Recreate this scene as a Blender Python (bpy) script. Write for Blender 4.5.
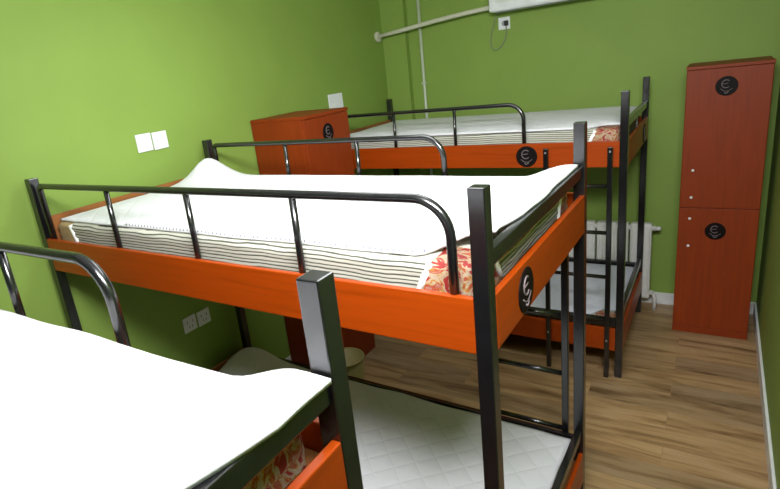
import bpy, bmesh, math, random
from mathutils import Vector, Matrix, noise
random.seed(7)
for o in list(bpy.data.objects):
    bpy.data.objects.remove(o, do_unlink=True)
S = bpy.context.scene
COL = S.collection

# ------------------------------------------------------------------ camera, world, lights, exposure
cam_d = bpy.data.cameras.new('camera'); cam = bpy.data.objects.new('camera', cam_d); COL.objects.link(cam)
r_ = Vector((0.83304, 0.54019, -0.11931)); u_ = Vector((-0.06343, 0.30751, 0.94943)); f_ = Vector((-0.54956, 0.78335, -0.29043))
M4 = Matrix((r_, u_, -f_)).transposed().to_4x4(); M4.translation = Vector((2.431, -1.1203, 2.0342))
cam.matrix_world = M4
cam_d.sensor_width = 36; cam_d.sensor_fit = 'HORIZONTAL'
cam_d.lens = 540.18 / 780 * 36
cam_d.shift_x = (390 - 352.95) / 780
cam_d.shift_y = (236.39 - 244.5) / 780
cam_d.clip_start = 0.01
S.camera = cam

w = bpy.data.worlds.new('world'); S.world = w; w.use_nodes = True
w.node_tree.nodes['Background'].inputs[0].default_value = (.8, .9, 1, 1)
w.node_tree.nodes['Background'].inputs[1].default_value = 0.3

def area(name, loc, target, sx, sy, power, col):
    d = bpy.data.lights.new(name, 'AREA'); d.shape = 'RECTANGLE'; d.size = sx; d.size_y = sy
    d.energy = power; d.color = col
    o = bpy.data.objects.new(name, d); COL.objects.link(o); o.location = loc
    o.rotation_euler = (Vector(target) - Vector(loc)).to_track_quat('-Z', 'Y').to_euler()
    return o
ADDED_LAMPS = [(2.30, -.75, 2.85), (1.35, .75, 2.85)]  # two ceiling lamps out of view, added for their light
area('added_lamp_light', (ADDED_LAMPS[0][0], ADDED_LAMPS[0][1], 2.77), (.55, 2.1, 1.0), 1.1, .5, 54, (.97, .97, 1.0)).data.spread = math.radians(135)  # added main light, aimed; stands in for flash bounced off the ceiling
area('added_lamp_light', (ADDED_LAMPS[1][0], ADDED_LAMPS[1][1], 2.77), (1.35, .75, 0), 1.1, .5, 5, (.96, .98, 1.0)).data.spread = math.radians(160)  # weak added light above the middle bed

S.view_settings.view_transform = 'Standard'
S.view_settings.look = 'None'
S.view_settings.exposure = 1.08
S.view_settings.gamma = 1
S.view_settings.use_curve_mapping = False

# ------------------------------------------------------------------ materials
def new_mat(name):
    m = bpy.data.materials.new(name); m.use_nodes = True
    nt = m.node_tree; b = nt.nodes['Principled BSDF']
    return m, nt, b
def N(nt, t, **kw):
    n = nt.nodes.new(t)
    for k, v in kw.items():
        if k in n.inputs: n.inputs[k].default_value = v
        else: setattr(n, k, v)
    return n
def math_n(nt, op, a, b=None):
    n = nt.nodes.new('ShaderNodeMath'); n.operation = op
    for i, v in enumerate((a, b)):
        if v is None: continue
        if isinstance(v, (int, float)): n.inputs[i].default_value = v
        else: nt.links.new(v, n.inputs[i])
    return n.outputs[0]
def ramp(nt, fac, stops, const=False):
    n = nt.nodes.new('ShaderNodeValToRGB'); cr = n.color_ramp
    if const: cr.interpolation = 'CONSTANT'
    while len(cr.elements) < len(stops): cr.elements.new(.5)
    for e, (p, c) in zip(cr.elements, stops):
        e.position = p; e.color = (*c, 1)
    nt.links.new(fac, n.inputs[0])
    return n.outputs[0]
def coords(nt, scale=(1, 1, 1), rot=(0, 0, 0)):
    t = nt.nodes.new('ShaderNodeTexCoord'); m = nt.nodes.new('ShaderNodeMapping')
    m.inputs['Scale'].default_value = scale; m.inputs['Rotation'].default_value = rot
    nt.links.new(t.outputs['Object'], m.inputs[0])
    return m.outputs[0]
def bump(nt, b, h, strength, dist):
    n = nt.nodes.new('ShaderNodeBump'); n.inputs['Strength'].default_value = strength; n.inputs['Distance'].default_value = dist
    nt.links.new(h, n.inputs['Height']); nt.links.new(n.outputs[0], b.inputs['Normal'])

def plain(name, col, rough=.5, spec=.5, metal=0, var=.06, nscale=14, bumpd=0):
    m, nt, b = new_mat(name)
    c = coords(nt)
    n = N(nt, 'ShaderNodeTexNoise', Scale=nscale, Detail=4); nt.links.new(c, n.inputs['Vector'])
    lo = tuple(x * (1 - var) for x in col); hi = tuple(min(1, x * (1 + var)) for x in col)
    nt.links.new(ramp(nt, n.outputs['Fac'], [(.3, lo), (.7, hi)]), b.inputs['Base Color'])
    b.inputs['Roughness'].default_value = rough; b.inputs['Metallic'].default_value = metal
    b.inputs['Specular IOR Level'].default_value = spec
    if bumpd:
        n2 = N(nt, 'ShaderNodeTexNoise', Scale=180, Detail=2); nt.links.new(c, n2.inputs['Vector'])
        bump(nt, b, n2.outputs['Fac'], .4, bumpd)
    return m

def wood(name, col, rough=.35, grain=.22, axis='X'):
    m, nt, b = new_mat(name)
    sc = {'X': (1.2, 22, 22), 'Z': (22, 22, 1.2), 'Y': (22, 1.2, 22)}[axis]
    c = coords(nt, sc)
    n = N(nt, 'ShaderNodeTexNoise', Scale=2.2, Detail=6, Roughness=.6, Distortion=.4); nt.links.new(c, n.inputs['Vector'])
    lo = tuple(x * (1 - grain) for x in col); hi = tuple(min(1, x * (1 + grain * .6)) for x in col)
    nt.links.new(ramp(nt, n.outputs['Fac'], [(.28, lo), (.5, col), (.75, hi)]), b.inputs['Base Color'])
    b.inputs['Roughness'].default_value = rough; b.inputs['Specular IOR Level'].default_value = .3
    return m

M = {}
M['wall'] = plain('green_wall_paint', (.22, .335, .062), .62, .35, var=.03, nscale=3, bumpd=.0006)
M['ceiling'] = plain('ceiling_paint', (.78, .78, .75), .8, .2, var=.02)
M['white_trim'] = plain('white_trim', (.72, .74, .72), .45)
M['orange'] = wood('orange_laminate', (.31, .041, .0015))
M['orange_y'] = wood('orange_laminate_end', (.31, .041, .0015), axis='Y')
M['cherry'] = wood('cherry_laminate', (.225, .030, .0022), .5, .18, 'Z')
M['cherry_x'] = wood('cherry_laminate_flat', (.225, .030, .0022), .5, .18, 'X')
M['headboard'] = wood('brown_board', (.28, .105, .03), .5, .2, 'Y')
M['black'] = plain('black_powder_coated_steel', (.006, .006, .007), .20, 1.0, var=.15, nscale=30)
M['steel'] = plain('bolt_steel', (.6, .6, .6), .35, .5, .9)
M['plastic'] = plain('white_plastic', (.78, .80, .82), .4)
M['plastic_grey'] = plain('grey_slot', (.30, .31, .33), .5)
M['radiator'] = plain('radiator_enamel', (.72, .72, .68), .35)
M['pipe'] = plain('painted_pipe', (.50, .56, .42), .4)
M['pipe_tape'] = plain('wrapped_pipe', (.62, .62, .48), .6, bumpd=.001)
M['dark'] = plain('dark_slot', (.02, .02, .02), .6)
M['emblem'] = plain('emblem_black', (.006, .004, .004), .5, .12)
M['emblem_mark'] = plain('emblem_silver_print', (.17, .13, .14), .5)
M['piping'] = plain('white_piping_tape', (.85, .85, .83), .7)
def stitch_mat():
    m, nt, b = new_mat('stitched_edge')
    t = nt.nodes.new('ShaderNodeTexCoord'); sp = nt.nodes.new('ShaderNodeSeparateXYZ'); nt.links.new(t.outputs['Object'], sp.inputs[0])
    fr = math_n(nt, 'FRACT', math_n(nt, 'ADD', math_n(nt, 'MULTIPLY', sp.outputs[0], 52), math_n(nt, 'MULTIPLY', sp.outputs[1], 40)))
    nt.links.new(ramp(nt, fr, [(0, (.16, .17, .22)), (.3, (.80, .80, .80))], True), b.inputs['Base Color'])
    b.inputs['Roughness'].default_value = .8
    return m
M['stitch'] = stitch_mat()
M['cream_plastic'] = plain('cream_bin_plastic', (.36, .30, .12), .5)
M['cord'] = plain('grey_cord', (.22, .27, .16), .6)

def fabric(name, col, quilt=0.0, k=40, kd=1.0):
    m, nt, b = new_mat(name)
    t = nt.nodes.new('ShaderNodeTexCoord'); sp = nt.nodes.new('ShaderNodeSeparateXYZ'); nt.links.new(t.outputs['Object'], sp.inputs[0])
    b.inputs['Roughness'].default_value = .85; b.inputs['Specular IOR Level'].default_value = .15
    n = N(nt, 'ShaderNodeTexNoise', Scale=5, Detail=5); nt.links.new(t.outputs['Object'], n.inputs['Vector'])
    nt.links.new(ramp(nt, n.outputs['Fac'], [(.3, tuple(x * .95 for x in col)), (.7, col)]), b.inputs['Base Color'])
    a = math_n(nt, 'ADD', sp.outputs[0], sp.outputs[1]); d = math_n(nt, 'SUBTRACT', sp.outputs[0], sp.outputs[1])
    s1 = math_n(nt, 'ABSOLUTE', math_n(nt, 'SINE', math_n(nt, 'MULTIPLY', a, k)))
    s2 = math_n(nt, 'ABSOLUTE', math_n(nt, 'SINE', math_n(nt, 'MULTIPLY', d, k)))
    h = math_n(nt, 'POWER', math_n(nt, 'MINIMUM', s1, s2), .5)
    h2 = math_n(nt, 'ADD', h, math_n(nt, 'MULTIPLY', n.outputs['Fac'], .8))
    bump(nt, b, h2, quilt, .012)
    return m
M['pad'] = fabric('white_cotton_pad', (.74, .745, .77), .25, 30)
M['quilt'] = fabric('quilted_white_pad', (.66, .67, .69), .28, 24)
M['sheet_blue'] = fabric('bluish_white_pad', (.72, .75, .84), .2, 30)

def stripes():
    m, nt, b = new_mat('striped_border_fabric')
    t = nt.nodes.new('ShaderNodeTexCoord'); sp = nt.nodes.new('ShaderNodeSeparateXYZ'); nt.links.new(t.outputs['Object'], sp.inputs[0])
    n = N(nt, 'ShaderNodeTexNoise', Scale=5, Detail=3); nt.links.new(t.outputs['Object'], n.inputs['Vector'])
    z = math_n(nt, 'ADD', math_n(nt, 'MULTIPLY', sp.outputs[2], 84), math_n(nt, 'MULTIPLY', n.outputs['Fac'], 1.6))
    fr = math_n(nt, 'FRACT', z)
    col = ramp(nt, fr, [(0, (.05, .055, .045)), (.20, (.08, .085, .06)), (.34, (.50, .50, .42)), (.85, (.54, .53, .45)), (1, (.10, .10, .08))])
    nt.links.new(col, b.inputs['Base Color'])
    b.inputs['Roughness'].default_value = .8; b.inputs['Specular IOR Level'].default_value = .2
    bump(nt, b, fr, .4, .004)
    return m
M['stripe'] = stripes()
def floral():
    m, nt, b = new_mat('red_floral_fabric')
    c = coords(nt, (1, 1, 1.6))
    n = N(nt, 'ShaderNodeTexNoise', Scale=11, Detail=4, Roughness=.6, Distortion=2.2); nt.links.new(c, n.inputs['Vector'])
    col = ramp(nt, n.outputs['Fac'], [(.28, (.20, .010, .008)), (.45, (.30, .018, .014)), (.48, (.38, .27, .17)), (.52, (.42, .34, .25)), (.55, (.36, .19, .03)), (.59, (.32, .025, .016)), (.68, (.38, .29, .20))])
    nt.links.new(col, b.inputs['Base Color'])
    b.inputs['Roughness'].default_value = .7
    return m
M['floral'] = floral()
M['tan'] = plain('tan_ticking', (.42, .30, .15), .8, .2, var=.12)

def floor_mat():
    m, nt, b = new_mat('laminate_floor')
    c = coords(nt)
    br = N(nt, 'ShaderNodeTexBrick', offset=.37, offset_frequency=2)
    br.inputs['Scale'].default_value = 1; br.inputs['Mortar Size'].default_value = .0012; br.inputs['Bias'].default_value = 0
    br.inputs['Brick Width'].default_value = 1.15; br.inputs['Row Height'].default_value = .16
    br.inputs['Color1'].default_value = (0, 0, 0, 1); br.inputs['Color2'].default_value = (1, 1, 1, 1); br.inputs['Mortar'].default_value = (.3, .3, .3, 1)
    nt.links.new(c, br.inputs['Vector'])
    # grain that runs along each plank, shifted from plank to plank
    tc = nt.nodes.new('ShaderNodeTexCoord'); sp = nt.nodes.new('ShaderNodeSeparateXYZ'); nt.links.new(tc.outputs['Object'], sp.inputs[0])
    bw = nt.nodes.new('ShaderNodeRGBToBW'); nt.links.new(br.outputs['Color'], bw.inputs[0])
    cx = nt.nodes.new('ShaderNodeCombineXYZ')
    nt.links.new(math_n(nt, 'ADD', math_n(nt, 'MULTIPLY', sp.outputs[0], 1.1), math_n(nt, 'MULTIPLY', bw.outputs[0], 17)), cx.inputs[0])
    nt.links.new(math_n(nt, 'MULTIPLY', sp.outputs[1], 9), cx.inputs[1])
    n = N(nt, 'ShaderNodeTexNoise', Scale=1.6, Detail=7, Roughness=.62, Distortion=.6); nt.links.new(cx.outputs[0], n.inputs['Vector'])
    base = ramp(nt, n.outputs['Fac'], [(.27, (.115, .060, .024)), (.39, (.26, .158, .072)), (.52, (.39, .255, .122)), (.72, (.47, .33, .185))])
    tone = ramp(nt, bw.outputs[0], [(0, (.70, .74, .82)), (.35, (.80, .78, .78)), (.6, (1, .96, .90)), (1, (1.0, 1.0, 1.0))])
    mx = nt.nodes.new('ShaderNodeMix'); mx.data_type = 'RGBA'; mx.blend_type = 'MULTIPLY'; mx.inputs[0].default_value = 1
    nt.links.new(base, mx.inputs[6]); nt.links.new(tone, mx.inputs[7])
    nt.links.new(mx.outputs[2], b.inputs['Base Color'])
    b.inputs['Roughness'].default_value = .38
    return m
M['floor'] = floor_mat()

# ------------------------------------------------------------------ mesh helpers
class MB:
    def __init__(s): s.bm = bmesh.new()
    def box(s, lo, hi, bev=0.0, seg=2, mi=0):
        t = bmesh.new()
        bmesh.ops.create_cube(t, size=1)
        for v in t.verts:
            v.co = Vector([lo[i] + (v.co[i] + .5) * (hi[i] - lo[i]) for i in range(3)])
        if bev: bmesh.ops.bevel(t, geom=t.edges[:], offset=bev, segments=seg, profile=.5, affect='EDGES')
        for f in t.faces: f.material_index = mi
        s.merge(t); return s
    def merge(s, t):
        me = bpy.data.meshes.new('tmp'); t.to_mesh(me); t.free(); s.bm.from_mesh(me); bpy.data.meshes.remove(me)
    def tube(s, pts, r, seg=12, mi=0, radii=None, caps=True):
        pts = [Vector(p) for p in pts]; rings = []
        prev = None
        for i, p in enumerate(pts):
            if i == 0: d = pts[1] - pts[0]
            elif i == len(pts) - 1: d = pts[-1] - pts[-2]
            else: d = (pts[i + 1] - p).normalized() + (p - pts[i - 1]).normalized()
            d.normalize()
            if prev is None:
                a = Vector((0, 0, 1)) if abs(d.z) < .9 else Vector((0, 1, 0))
                n1 = d.cross(a).normalized()
            else:
                n1 = (prev - d * prev.dot(d)).normalized()
            prev = n1; n2 = d.cross(n1)
            rr = radii[i] if radii else r
            rings.append([s.bm.verts.new(p + (n1 * math.cos(2 * math.pi * k / seg) + n2 * math.sin(2 * math.pi * k / seg)) * rr) for k in range(seg)])
        for a, b in zip(rings, rings[1:]):
            for k in range(seg):
                f = s.bm.faces.new((a[k], a[(k + 1) % seg], b[(k + 1) % seg], b[k])); f.smooth = True; f.material_index = mi
        if caps:
            for rg in (rings[0], rings[-1]):
                f = s.bm.faces.new(rg); f.material_index = mi
        return s
    def disc(s, c, ax, r, depth, seg=40, mi=0):
        c = Vector(c); ax = Vector(ax).normalized()
        s.tube([c, c + ax * depth * .7, c + ax * depth], r, seg, mi, radii=[r, r, r * .96]); return s
    def lathe(s, c, prof, seg=32, mi=0):
        rings = []
        for (r, z) in prof:
            rings.append([s.bm.verts.new((c[0] + r * math.cos(2 * math.pi * k / seg), c[1] + r * math.sin(2 * math.pi * k / seg), c[2] + z)) for k in range(seg)])
        for a, b in zip(rings, rings[1:]):
            for k in range(seg):
                f = s.bm.faces.new((a[k], a[(k + 1) % seg], b[(k + 1) % seg], b[k])); f.smooth = True; f.material_index = mi
        s.bm.faces.new(rings[0]); s.bm.faces.new(rings[-1])
        return s
    def build(s, name, mat, parent=None, loc=None, smooth=False):
        bmesh.ops.recalc_face_normals(s.bm, faces=s.bm.faces[:])
        me = bpy.data.meshes.new(name); s.bm.to_mesh(me); s.bm.free()
        for m in (mat if isinstance(mat, (list, tuple)) else [mat]): me.materials.append(m)
        if smooth:
            for p in me.polygons: p.use_smooth = True
        o = bpy.data.objects.new(name, me); COL.objects.link(o)
        if parent is not None: o.parent = parent
        if loc is not None: o.location = loc
        return o
def thing(name, label, cat, loc=(0, 0, 0), rz=0, group=None):
    o = bpy.data.objects.new(name, None); COL.objects.link(o); o.location = loc; o.rotation_euler = (0, 0, rz)
    return tag(o, label, cat, group)
def tag(o, label, cat, group=None):
    o['label'] = label; o['category'] = cat
    if group: o['group'] = group
    return o
def struct(o): o['kind'] = 'structure'; return o
def copy_tree(o, parent=None):
    c = o.copy(); COL.objects.link(c)
    if parent is not None: c.parent = parent
    for ch in list(o.children): copy_tree(ch, c)
    return c
def arc(c, a0, a1, r, ux, uz, n=8):
    c = Vector(c); ux = Vector(ux); uz = Vector(uz)
    return [c + ux * r * math.cos(a0 + (a1 - a0) * i / n) + uz * r * math.sin(a0 + (a1 - a0) * i / n) for i in range(n + 1)]

# ------------------------------------------------------------------ room
XL, XR, YB, YF, H = -.098, 2.745, 3.38, -2.45, 2.85
T = .12
struct(MB().box((XL - T, YF - T, -.1), (XR + T, YB + T, 0)).build('floor', M['floor']))
struct(MB().box((XL - T, YF - T, H), (XR + T, YB + T, H + .1)).build('ceiling', M['ceiling']))
struct(MB().box((XL - T, YF - T, 0), (XL, YB + T, H)).build('wall_left', M['wall']))
struct(MB().box((XR, YF - T, 0), (XR + T, YB + T, H)).build('wall_right', M['wall']))
struct(MB().box((XL, YB, 0), (XR, YB + T, H)).build('wall_back', M['wall']))
struct(MB().box((XL, YF - T, 0), (XR, YF, H)).build('wall_front', M['wall']))
struct(MB().box((XL, 3.32, 0), (.13, YB, H)).build('trim_1', M['wall']))          # boxed-in corner
struct(MB().box((.13, YB - .014, 0), (XR, YB, .095), .003).build('baseboard_back', M['white_trim']))
struct(MB().box((XR - .014, YF, 0), (XR, YB - .014, .095), .003).build('baseboard_right', M['white_trim']))
struct(MB().box((XL, YF, 0), (XL + .006, 3.32, .095), .002).build('baseboard_left', M['white_trim']))

# ------------------------------------------------------------------ unseen ceiling lamps, added to light the room
dm, nt, b = new_mat('added_lamp_diffuser')
b.inputs['Base Color'].default_value = (.9, .9, .9, 1); b.inputs['Emission Color'].default_value = (.96, .98, 1, 1); b.inputs['Emission Strength'].default_value = 2  # glowing panel of the added lamps
for (lx, ly, lz), lab in zip(ADDED_LAMPS, ('added unseen ceiling lamp over the foot of the nearest bunk bed', 'added unseen ceiling lamp over the middle bunk bed')):
    t = thing('added_ceiling_lamp', lab, 'lamp', (lx, ly, H))
    MB().box((-.62, -.30, -.045), (.62, .30, 0), .01).build('housing', M['plastic'], t)
    MB().box((-.58, -.26, -.06), (.58, .26, -.045), .005).build('diffuser', dm, t)

# ------------------------------------------------------------------ emblem (round black badge with pale print)
def emblem(c, nrm, right, r, parent, name='emblem'):
    """c centre on the surface, nrm outward normal, right = reader's right; one badge mesh with its print"""
    c = Vector(c); nrm = Vector(nrm); ri = Vector(right); up = Vector((0, 0, 1))
    mb = MB(); mb.disc(c - nrm * .0005, nrm, r, .004, 40, 0)
    s = r / .064
    def P(x, y): return c + nrm * .0038 + ri * x * s + up * y * s
    def stroke(pts, w): mb.tube([P(*q) for q in pts], w * s * .72, 6, 1)
    # rounded E: arc open to the right, with a middle bar
    stroke([(-.004 + .024 * math.cos(a), .014 + .026 * math.sin(a)) for a in [math.radians(45 + i * 270 / 14) for i in range(15)]], .0040)
    stroke([(-.026, .015), (-.004, .015), (.008, .019)], .0030)
    # chevron below with a dot
    stroke([(-.034, -.016), (-.016, -.030), (0, -.034), (.016, -.030), (.034, -.016)], .0026)
    stroke([(-.012, -.038), (-.004, -.047), (.006, -.044), (.012, -.036)], .0042)
    return mb.build(name, [M['emblem'], M['emblem_mark']], parent)

# ------------------------------------------------------------------ bunk bed frame
L, W = 2.0, .993
ZT, ZG, B0, B1 = 1.760, 1.727, 1.345, 1.492
X0 = -.022
def bunk_bed(mirror):
    """local frame: posts centred on x 0/L, y 0/W. mirror=False: ladder and short rail on the +y side."""
    t = thing('bunk_bed', '', 'bunk bed')
    Y = (lambda y: W - y) if mirror else (lambda y: y)
    def ybox(mb, x0, y0, z0, x1, y1, z1, bev=.002):
        a, c = Y(y0), Y(y1)
        return mb.box((x0, min(a, c), z0), (x1, max(a, c), z1), bev)
    h = .0205
    for px in (X0, L):
        for py in (0, W):
            p = MB().box((px - h, py - h, .006), (px + h, py + h, ZT), .003).build('post', M['black'], t)
            MB().box((px - h + .001, py - h + .001, 0), (px + h - .001, py + h - .001, .008), .001).build('foot_cap', M['dark'], p)
    for z0, z1 in ((B0, B1), (.185, .335)):
        for y0 in (-h, W + h - .018):
            ybox(MB(), X0 + h, y0, z0, L - h, y0 + .018, z1, .0025).build('side_board', M['orange'], t)
        MB().box((L + h - .018, h, z0), (L + h, W - h, z1), .0025).build('end_board', M['orange_y'], t)
    MB().box((X0 - .012, h, B0), (X0 + .006, W - h, 1.582), .002).build('headboard', M['headboard'], t)
    MB().box((X0 - .012, h, .185), (X0 + .006, W - h, .43), .002).build('headboard', M['headboard'], t)
    for z in (1.558, .410):
        MB().box((L - .013, h, z), (L + .013, W - h, z + .042), .003).build('end_bar', M['black'], t)
    for z in (1.435, .285):
        MB().box((.008, .0, z - .018), (L - .002, W, z), .002).build('bunk_base', M['headboard'], t)
    for y0 in (-.012, W - .012):
        ybox(MB(), X0 + h, y0, .345, L - h, y0 + .024, .40, .003).build('side_rail', M['black'], t)
    # guard rails
    r = .0125
    def guard(y, xe, bals):
        pts = [(.030, Y(y), B1 - .05)] + arc((.030 + .022, Y(y), ZG - .022), math.pi, math.pi / 2, .022, (1, 0, 0), (0, 0, 1), 5)
        R = .095
        pts += arc((xe - R, Y(y), ZG - R), math.pi / 2, 0, R, (1, 0, 0), (0, 0, 1), 10) + [(xe, Y(y), B1 - .05)]
        g = MB().tube(pts, r, 12).build('guard_rail', M['black'], t)
        for bx in bals:
            MB().tube([(bx, Y(y), B1 - .05), (bx + .004, Y(y), ZG - .004)], .0105, 10).build('baluster', M['black'], g)
    if not mirror: guard(0, 1.925, (.525, .985, 1.445))
    guard(W, 1.450, (.560, 1.005))
    # ladder
    yl = W + h + .012
    for lx in (1.585, 1.935):
        lr = ybox(MB(), lx - .014, yl - .012, 0, lx + .014, yl + .012, 1.462, .003).build('ladder_rail', M['black'], t)
        for z in (1.438, .26):
            MB().disc((lx, Y(yl + .011), z), (0, -1 if mirror else 1, 0), .006, .005, 12).build('bolt', M['steel'], lr)
    for z in (.40, .68, .958, 1.238):
        MB().tube([(1.597, Y(yl), z), (1.923, Y(yl), z)], .0115, 10).build('rung', M['black'], t)
    emblem((L + h, Y(.245), 1.412), (1, 0, 0), (0, 1, 0), .064, t)
    emblem((1.468, Y(W + h), 1.414), (0, -1 if mirror else 1, 0), (1 if mirror else -1, 0, 0), .064, t)
    return t
a2 = -.0153
mid = bunk_bed(False); mid.location = (-.001, .0306, 0); mid.rotation_euler = (0, 0, a2)
mid['label'] = 'black steel bunk bed with orange boards in the middle of the room'
near = copy_tree(mid); near.location = (-.043, -1.546, 0); near.rotation_euler = (0, 0, 0)
near['label'] = 'nearest black steel bunk bed, cut off at the lower left corner'
far = bunk_bed(True); far.location = (.006, 2.195, 0)
far['label'] = 'farthest black steel bunk bed with orange boards along the back wall, ladder facing us'
for o in (mid, near, far): o['group'] = 'bunk beds standing in rows from the left wall'
BEDS = {'mid': mid, 'near': near, 'far': far}

# ------------------------------------------------------------------ mattress with striped border and floral corners
def mattress(bed, z0, th, label, rows=5, panels=True, cw=.14):
    x0, x1, y0, y1 = .006, L - .032, .030, W - .030
    t = thing('mattress', label, 'mattress', group='mattresses on the bunks')
    prof = []                                     # (inset, z) from bottom to top
    R = .022
    for i in range(5):
        a = math.pi / 2 * i / 4; prof.append((R * (1 - math.sin(a)), R * (1 - math.cos(a))))
    for i in range(1, rows): prof.append((0, R + (th - 2 * R) * i / rows))
    for i in range(5):
        a = math.pi / 2 * i / 4; prof.append((R * (1 - math.cos(a)), th - R + R * math.sin(a)))
    prof.append((.07, th)); prof.append((.14, th))
    rc = .035
    per = []                                      # x, y, nx, ny, slide dir for seams, corner?
    def side(p, q, n):
        p, q = Vector(p), Vector(q); d = (q - p).normalized(); ln = (q - p).length
        out = [(p, 0)]
        cnt = 20 if ln > 1.2 else 10
        s0, s1 = cw - rc, ln - (cw - rc)
        ss = [0, s0 * .5] + [s0 + (s1 - s0) * i / cnt for i in range(cnt + 1)] + [ln - s0 * .5, ln]
        for i, s in enumerate(ss):
            sl = 0
            if i == 2: sl = 1
            if i == len(ss) - 3: sl = -1
            per.append((p + d * s, n, d * sl, (i < 2) or (i >= len(ss) - 3)))
    def corner(c, a0):
        for i in range(1, 4):
            a = a0 + math.pi / 2 * i / 4; n = Vector((math.cos(a), math.sin(a)))
            per.append((Vector(c) + n * rc, n, Vector((0, 0)), True))
    side((x0 + rc, y0), (x1 - rc, y0), Vector((0, -1))); corner((x1 - rc, y0 + rc), -math.pi / 2)
    side((x1, y0 + rc), (x1, y1 - rc), Vector((1, 0))); corner((x1 - rc, y1 - rc), 0)
    side((x1 - rc, y1), (x0 + rc, y1), Vector((0, 1))); corner((x0 + rc, y1 - rc), math.pi / 2)
    side((x0, y1 - rc), (x0, y0 + rc), Vector((-1, 0))); corner((x0 + rc, y0 + rc), math.pi)
    n = len(per)
    def V(i, j):
        p, nn, sl, c = per[i % n]; ins, z = prof[j]
        wob = .003 * math.sin(z * 180 + i) if 0 < j < len(prof) - 3 else 0
        q = p - nn * (ins - wob) + sl * (.055 * (1 - z / th) - .02)
        if ins > .05:                                     # keep the top ring square
            q = Vector((min(max(q.x, x0 + ins), x1 - ins), min(max(q.y, y0 + ins), y1 - ins)))
        return Vector((q.x, q.y, z))
    body = MB()
    def emit(mb, cond):
        vs = {}
        def g(i, j):
            k = (i % n, j)
            if k not in vs: vs[k] = mb.bm.verts.new(V(i, j))
            return vs[k]
        for i in range(n):
            if cond(per[i][3]):
                for j in range(len(prof) - 1):
                    f = mb.bm.faces.new((g(i, j), g(i + 1, j), g(i + 1, j + 1), g(i, j + 1))); f.smooth = True
        return g
    if panels:
        g = emit(body, lambda c: not c)
    else:
        g = emit(body, lambda c: True)
    body.bm.faces.new([g(i, len(prof) - 1) for i in range(n)])
    body.bm.faces.new([g(i, 0) for i in range(n)])
    bo = body.build('mattress_body', M['stripe'], t)
    if panels:
        runs = []; start = next(i for i in range(n) if not per[i][3])
        for k in range(n):
            i = (start + k) % n
            if per[i][3]:
                if not per[(i - 1) % n][3]: runs.append([])
                runs[-1].append(i)
        for run in runs:
            crn = MB(); vs = {}
            for i in run:
                for j in range(len(prof) - 1):
                    q = []
                    for k in ((i, j), (i + 1, j), (i + 1, j + 1), (i, j + 1)):
                        k = (k[0] % n, k[1])
                        if k not in vs: vs[k] = crn.bm.verts.new(V(*k))
                        q.append(vs[k])
                    crn.bm.faces.new(q).smooth = True
            crn.build('corner_panel', M['tan'] if V(run[0], 0).x < 1 else M['floral'], t)
        for i in range(n):
            if per[i][2].length > .5:
                a, c = V(i, 3), V(i, len(prof) - 5)
                o = Vector((*(per[i][1] * .002), 0))
                MB().tube([a + o, c + o], .0105, 8).build('piping', M['piping'], t)
    t.matrix_world = bed.matrix_basis @ Matrix.Translation((0, 0, z0))
    return t
BT, BL = 1.4355, .2855
mattress(mid, BT, .118, 'striped mattress with red floral corners on top bunk of the middle bed')
mattress(near, BT, .118, 'mattress with floral end on the nearest top bunk, lower left', cw=.36)
mattress(far, BT, .118, 'pale striped mattress on top bunk of the far bed along the back wall')
mattress(mid, BL, .105, 'mattress under quilted white pad on the lower bunk of the middle bed')
mattress(far, BL, .078, 'mattress with red floral corner on the lower bunk of the far bed')

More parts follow.
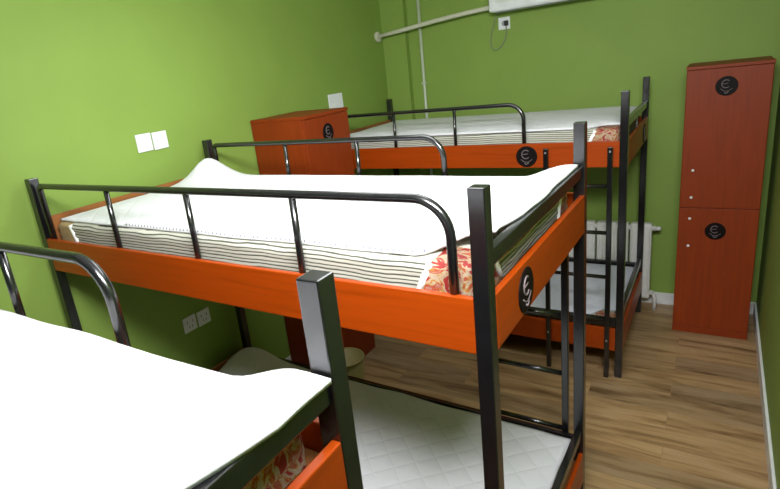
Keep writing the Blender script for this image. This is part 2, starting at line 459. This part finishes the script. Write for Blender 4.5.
# ------------------------------------------------------------------ mattress pads
def pad(bed, zb, label, mat,  bumps=(), edge=.02, x0=.018, x1=L - .03, y0=.03, y1=W - .03, amp=.004, seed=0, over=None, hang=0, hang_y=.65, crown=.02, nx=96, ny=48, corner=None, th=.009, stitch=False):
    t = None
    mb = MB(); top = {}; bot = {}
    def P(i, j):
        u, v = i / nx, j / ny
        x = x0 + (x1 - x0) * u; y = y0 + (y1 - y0) * v
        x += .010 * noise.noise((0, y * 5, seed)) * (abs(u - .5) * 2) ** 4; y += .010 * noise.noise((x * 4, 3, seed)) * (abs(v - .5) * 2) ** 4
        if hang: x += hang * max(0, min(1, (u - .85) / .15)) * max(0, min(1, (y - hang_y) / .2))
        if corner:                                # near right corner pulled back
            cx = max(0, 1 - (1 - u) / .09); cy = max(0, 1 - v / .25)
            y += corner * min(1, cx * 2) * cy
        e = min(u * (x1 - x0), (1 - u) * (x1 - x0), v * (y1 - y0), (1 - v) * (y1 - y0))
        z = th + crown * (1 - math.exp(-e / .09)) + amp * noise.noise((x * 3.2, y * 4.5, seed + 2)) * min(1, e / .05)
        for bx, by, sx, sy, hh in bumps:
            z += hh * math.exp(-((x - bx) / sx) ** 2 - ((y - by) / sy) ** 2)
        if over: z += over(x, y)
        return Vector((x, y, z))
    g1 = [[mb.bm.verts.new(P(i, j)) for j in range(ny + 1)] for i in range(nx + 1)]
    def low(v):
        return Vector((v.x, v.y, max(.0015, v.z - th)))
    g0 = [[mb.bm.verts.new(low(g1[i][j].co)) for j in range(ny + 1)] for i in range(nx + 1)]
    for i in range(nx):
        for j in range(ny):
            mb.bm.faces.new((g1[i][j], g1[i + 1][j], g1[i + 1][j + 1], g1[i][j + 1])).smooth = True
            mb.bm.faces.new((g0[i][j], g0[i][j + 1], g0[i + 1][j + 1], g0[i + 1][j])).smooth = True
    for i in range(nx):
        mb.bm.faces.new((g0[i][0], g0[i + 1][0], g1[i + 1][0], g1[i][0])).smooth = True
        mb.bm.faces.new((g0[i][ny], g1[i][ny], g1[i + 1][ny], g0[i + 1][ny])).smooth = True
    for j in range(ny):
        mb.bm.faces.new((g0[0][j], g1[0][j], g1[0][j + 1], g0[0][j + 1])).smooth = True
        mb.bm.faces.new((g0[nx][j], g0[nx][j + 1], g1[nx][j + 1], g1[nx][j])).smooth = True
    edge_pts = [g1[i][0].co.copy() for i in range(nx + 1)]
    o = mb.build('mattress_pad', mat)
    tag(o, label, 'mattress pad', 'white pads laid over the mattresses')
    if stitch:
        sb = MB()
        pts = [q + Vector((0, .006, .0005)) for q in edge_pts[int(nx * .25):int(nx * .93)]]
        sb.tube(pts, .006, 6)
        sb.build('stitching', M['stitch'], o)
    o.matrix_world = bed.matrix_basis @ Matrix.Translation((0, 0, zb))
    return o
def lip(x, y): # the pad end rides up over the end bar towards the far corner
    k = max(0, min(1, (x - 1.80) / .17)); k = k * k * (3 - 2 * k)
    return .046 * k
pad(mid, BT + .118 + .002, 'white pad on the middle top bunk, humped at its far left corner', M['pad'], bumps=[(.13, .84, .105, .115, .105)], seed=1, corner=.10, stitch=True, y0=.052, hang=.022, hang_y=.12, x1=L - .022, over=lip)
pad(near, BT + .118 + .002, 'bright white pad on the nearest top bunk, its end riding over the black bar', M['pad'], seed=5, x1=L - .022, hang=.05, over=lip, crown=.014)
pad(far, BT + .118 + .002, 'shaded white pad on top bunk of the far bed by the back wall', M['pad'], seed=9, corner=.12, crown=.03)
pad(mid, BL + .105 + .002, 'diamond quilted white pad on the lower bunk of the middle bed', M['quilt'], bumps=[(.13, .86, .15, .14, .10)], seed=13, crown=.016)
pad(far, BL + .078 + .002, 'bluish white pad on the lower bunk of the far bed', M['sheet_blue'], seed=17, corner=.14, crown=.01)

# ------------------------------------------------------------------ lockers
def locker(name, label, loc, wx, dy, h, front, rz=0, knob_side=-1):
    """front faces -y in local space, x from 0 to wx, y from 0 (front) to dy"""
    t = thing(name, label, 'locker', loc, rz)
    MB().box((0, .018, 0), (wx, dy, h - .02), .002).build('carcass', M['cherry'], t)
    MB().box((-.003, -.004, h - .02), (wx + .003, dy, h), .002).build('top_board', M['cherry_x'], t)
    MB().box((0, .004, 0), (wx, .018, .05), .001).build('plinth', M['cherry_x'], t)
    zm = h * .503
    for z0, z1, ze, kz in ((.053, zm - .002, .757, (.65, .84)), (zm + .002, h - .023, 1.68, (.984, 1.164))):
        d = MB().box((.003, 0, z0), (wx - .003, .0175, z1), .002).build('door', M['cherry'], t)
        emblem((wx * .485, 0, ze), (0, -1, 0), (1, 0, 0), .058, d)
        for z in kz:
            mb = MB(); mb.lathe((0, 0, 0), [(.004, 0), (.004, .006), (.008, .009), (.009, .014), (.006, .018)], 16)
            k = mb.build('knob', M['plastic'], d); k.location = (.065, 0, z); k.rotation_euler = (math.pi / 2, 0, 0)
    return t
locker('locker', 'tall cherry red two-door locker in the right back corner', (2.25, 2.94, 0), .435, .42, 1.81, None)
locker('locker', 'cherry red locker against the left wall, between the middle and far beds', (.347, 1.485, 0), .485, .435, 1.81, None, math.pi / 2)

# ------------------------------------------------------------------ radiator
t = thing('radiator', 'white column radiator on the back wall behind the far bed', 'radiator', (1.30, 3.245, 0))
ns, pw = 10, .078
for i in range(ns):
    mb = MB(); x = i * pw
    mb.box((x + .006, -.028, .10), (x + pw - .006, .028, .70), .012, 3)
    mb.box((x + .016, -.036, .13), (x + .030, .036, .67), .005)
    mb.box((x + pw - .030, -.036, .13), (x + pw - .016, .036, .67), .005)
    mb.build('section', M['radiator'], t)
for z in (.14, .66):
    MB().tube([(-.01, 0, z), (ns * pw + .02, 0, z)], .02, 14).build('header_pipe', M['radiator'], t)
v = MB().tube([(ns * pw + .02, 0, .66), (ns * pw + .05, 0, .66)], .016, 12).build('valve', M['radiator'], t)
for x in (.08, ns * pw - .08):
    MB().box((x - .012, .03, .60), (x + .012, YB - 3.245 - .001, .64), .002).build('bracket', M['radiator'], t)
MB().tube([(ns * pw - .02, 0, .14), (ns * pw + .02, 0, .13), (ns * pw + .03, 0, .09), (ns * pw + .03, 0, .0)], .014, 10).build('supply_pipe', M['radiator'], t)

# ------------------------------------------------------------------ air conditioner with cord, pipes
t = thing('air_conditioner', 'white wall air conditioner cut off by the top edge of the photo', 'air conditioner', (.925, YB, 2.33))
mb = MB(); mb.box((0, -.205, .0), (.82, -.001, .29), .018, 3); mb.build('casing', M['plastic'], t)
MB().box((.05, -.2075, .055), (.77, -.19, .27), .008).build('front_panel', M['white_trim'], t)
MB().box((.05, -.19, -.004), (.77, -.10, .012), .002).build('louver', M['plastic_grey'], t)
cp = [(-.02, -.03, .02)]
P0 = [(.01, -.02, .015), (-.01, -.018, -.03), (-.045, -.014, -.12), (-.06, -.012, -.20), (-.055, -.012, -.245), (-.03, -.012, -.272), (-.005, -.012, -.27), (.03, -.012, -.245), (.055, -.012, -.205), (.07, -.013, -.15), (.075, -.03, -.09)]
MB().tube(P0, .0045, 8).build('power_cord', M['cord'], t)
MB().box((.060, -.036, -.100), (.090, -.0125, -.062), .005).build('plug', M['dark'], t)

def plate(name, label, cat, c, nrm, w, h, parts, group=None):
    nrm = Vector(nrm)
    rz = {(1, 0): math.pi / 2, (0, -1): 0}[(int(nrm.x), int(nrm.y))]
    t = thing(name, label, cat, c, rz, group)         # local front -y
    MB().box((-w / 2, -.009, -h / 2), (w / 2, -.0002, h / 2), .003, 3).build('plate', M['plastic'], t)
    if parts == 'switch':
        MB().box((-w * .30, -.0125, -h * .30), (w * .30, -.0085, h * .30), .0015).build('rocker', M['plastic'], t)
    elif parts == 'socket':
        mb = MB()
        mb.box((-.022, -.0095, .006), (-.018, -.0085, .022)); mb.box((.018, -.0095, .006), (.022, -.0085, .022))
        mb.box((-.012, -.0095, -.022), (-.008, -.0085, -.008)); mb.box((.008, -.0095, -.022), (.012, -.0085, -.008))
        mb.build('socket_slots', M['dark'], t)
    elif parts == 'round':
        MB().disc((0, -.0088, 0), (0, -1, 0), .02, .002, 20).build('socket_face', M['plastic_grey'], t)
    return t
G1 = 'switch plates above the middle top bunk'; G2 = 'sockets under the middle top bunk'
plate('wall_switch', 'left one of two white switch plates above the middle bed', 'switch', (XL, .676, 1.806), (1, 0, 0), .093, .093, 'switch', G1)
plate('wall_switch', 'right one of two white switch plates above the middle bed', 'switch', (XL, .778, 1.803), (1, 0, 0), .093, .093, 'switch', G1)
plate('wall_socket', 'left one of two white sockets low on wall under the middle top bunk', 'socket', (XL, .702, .732), (1, 0, 0), .093, .093, 'socket', G2)
plate('wall_socket', 'right one of two white sockets low on wall under the middle top bunk', 'socket', (XL, .808, .727), (1, 0, 0), .093, .093, 'socket', G2)
plate('wall_switch', 'single white plate on left wall just above the locker', 'switch', (XL, 2.475, 1.825), (1, 0, 0), .19, .115, 'none')
plate('wall_socket', 'white socket below the air conditioner with a dark plug in it', 'socket', (.978, YB, 2.25), (0, -1, 0), .092, .092, 'round')

t = thing('drain_pipe', 'pale wrapped pipe sloping from air conditioner to the left wall', 'pipe', (0, 0, 0))
MB().tube([(XL + .002, 3.22, 2.292), (.15, 3.24, 2.315), (.45, 3.25, 2.345), (.72, 3.26, 2.365), (.922, 3.27, 2.375)], .017, 14).build('tube', M['pipe_tape'], t)
MB().tube([(XL + .0005, 3.22, 2.290), (XL + .022, 3.22, 2.292)], .042, 24).build('flange', M['pipe_tape'], t)
t = thing('riser_pipe', 'slim grey vertical pipe in the back corner above the far bed', 'pipe', (0, 0, 0))
MB().tube([(.255, YB - .022, .002), (.255, YB - .022, H - .002)], .013, 14).build('tube', M['pipe'], t)
for z in (.6, 1.85, 2.6):
    MB().box((.236, YB - .038, z), (.274, YB - .0005, z + .018), .003).build('clip', M['pipe'], t)

# ------------------------------------------------------------------ waste bin
t = thing('waste_bin', 'small cream waste bin on the floor in front of the left locker', 'bin', (.53, 1.335, 0))
MB().lathe((0, 0, 0), [(.085, .001), (.09, .006), (.118, .29), (.114, .29), (.086, .012)], 36).build('bucket', M['cream_plastic'], t)
MB().tube([(.119 * math.cos(a), .119 * math.sin(a), .292) for a in [2 * math.pi * i / 36 for i in range(37)]], .006, 8).build('rim', M['cream_plastic'], t)
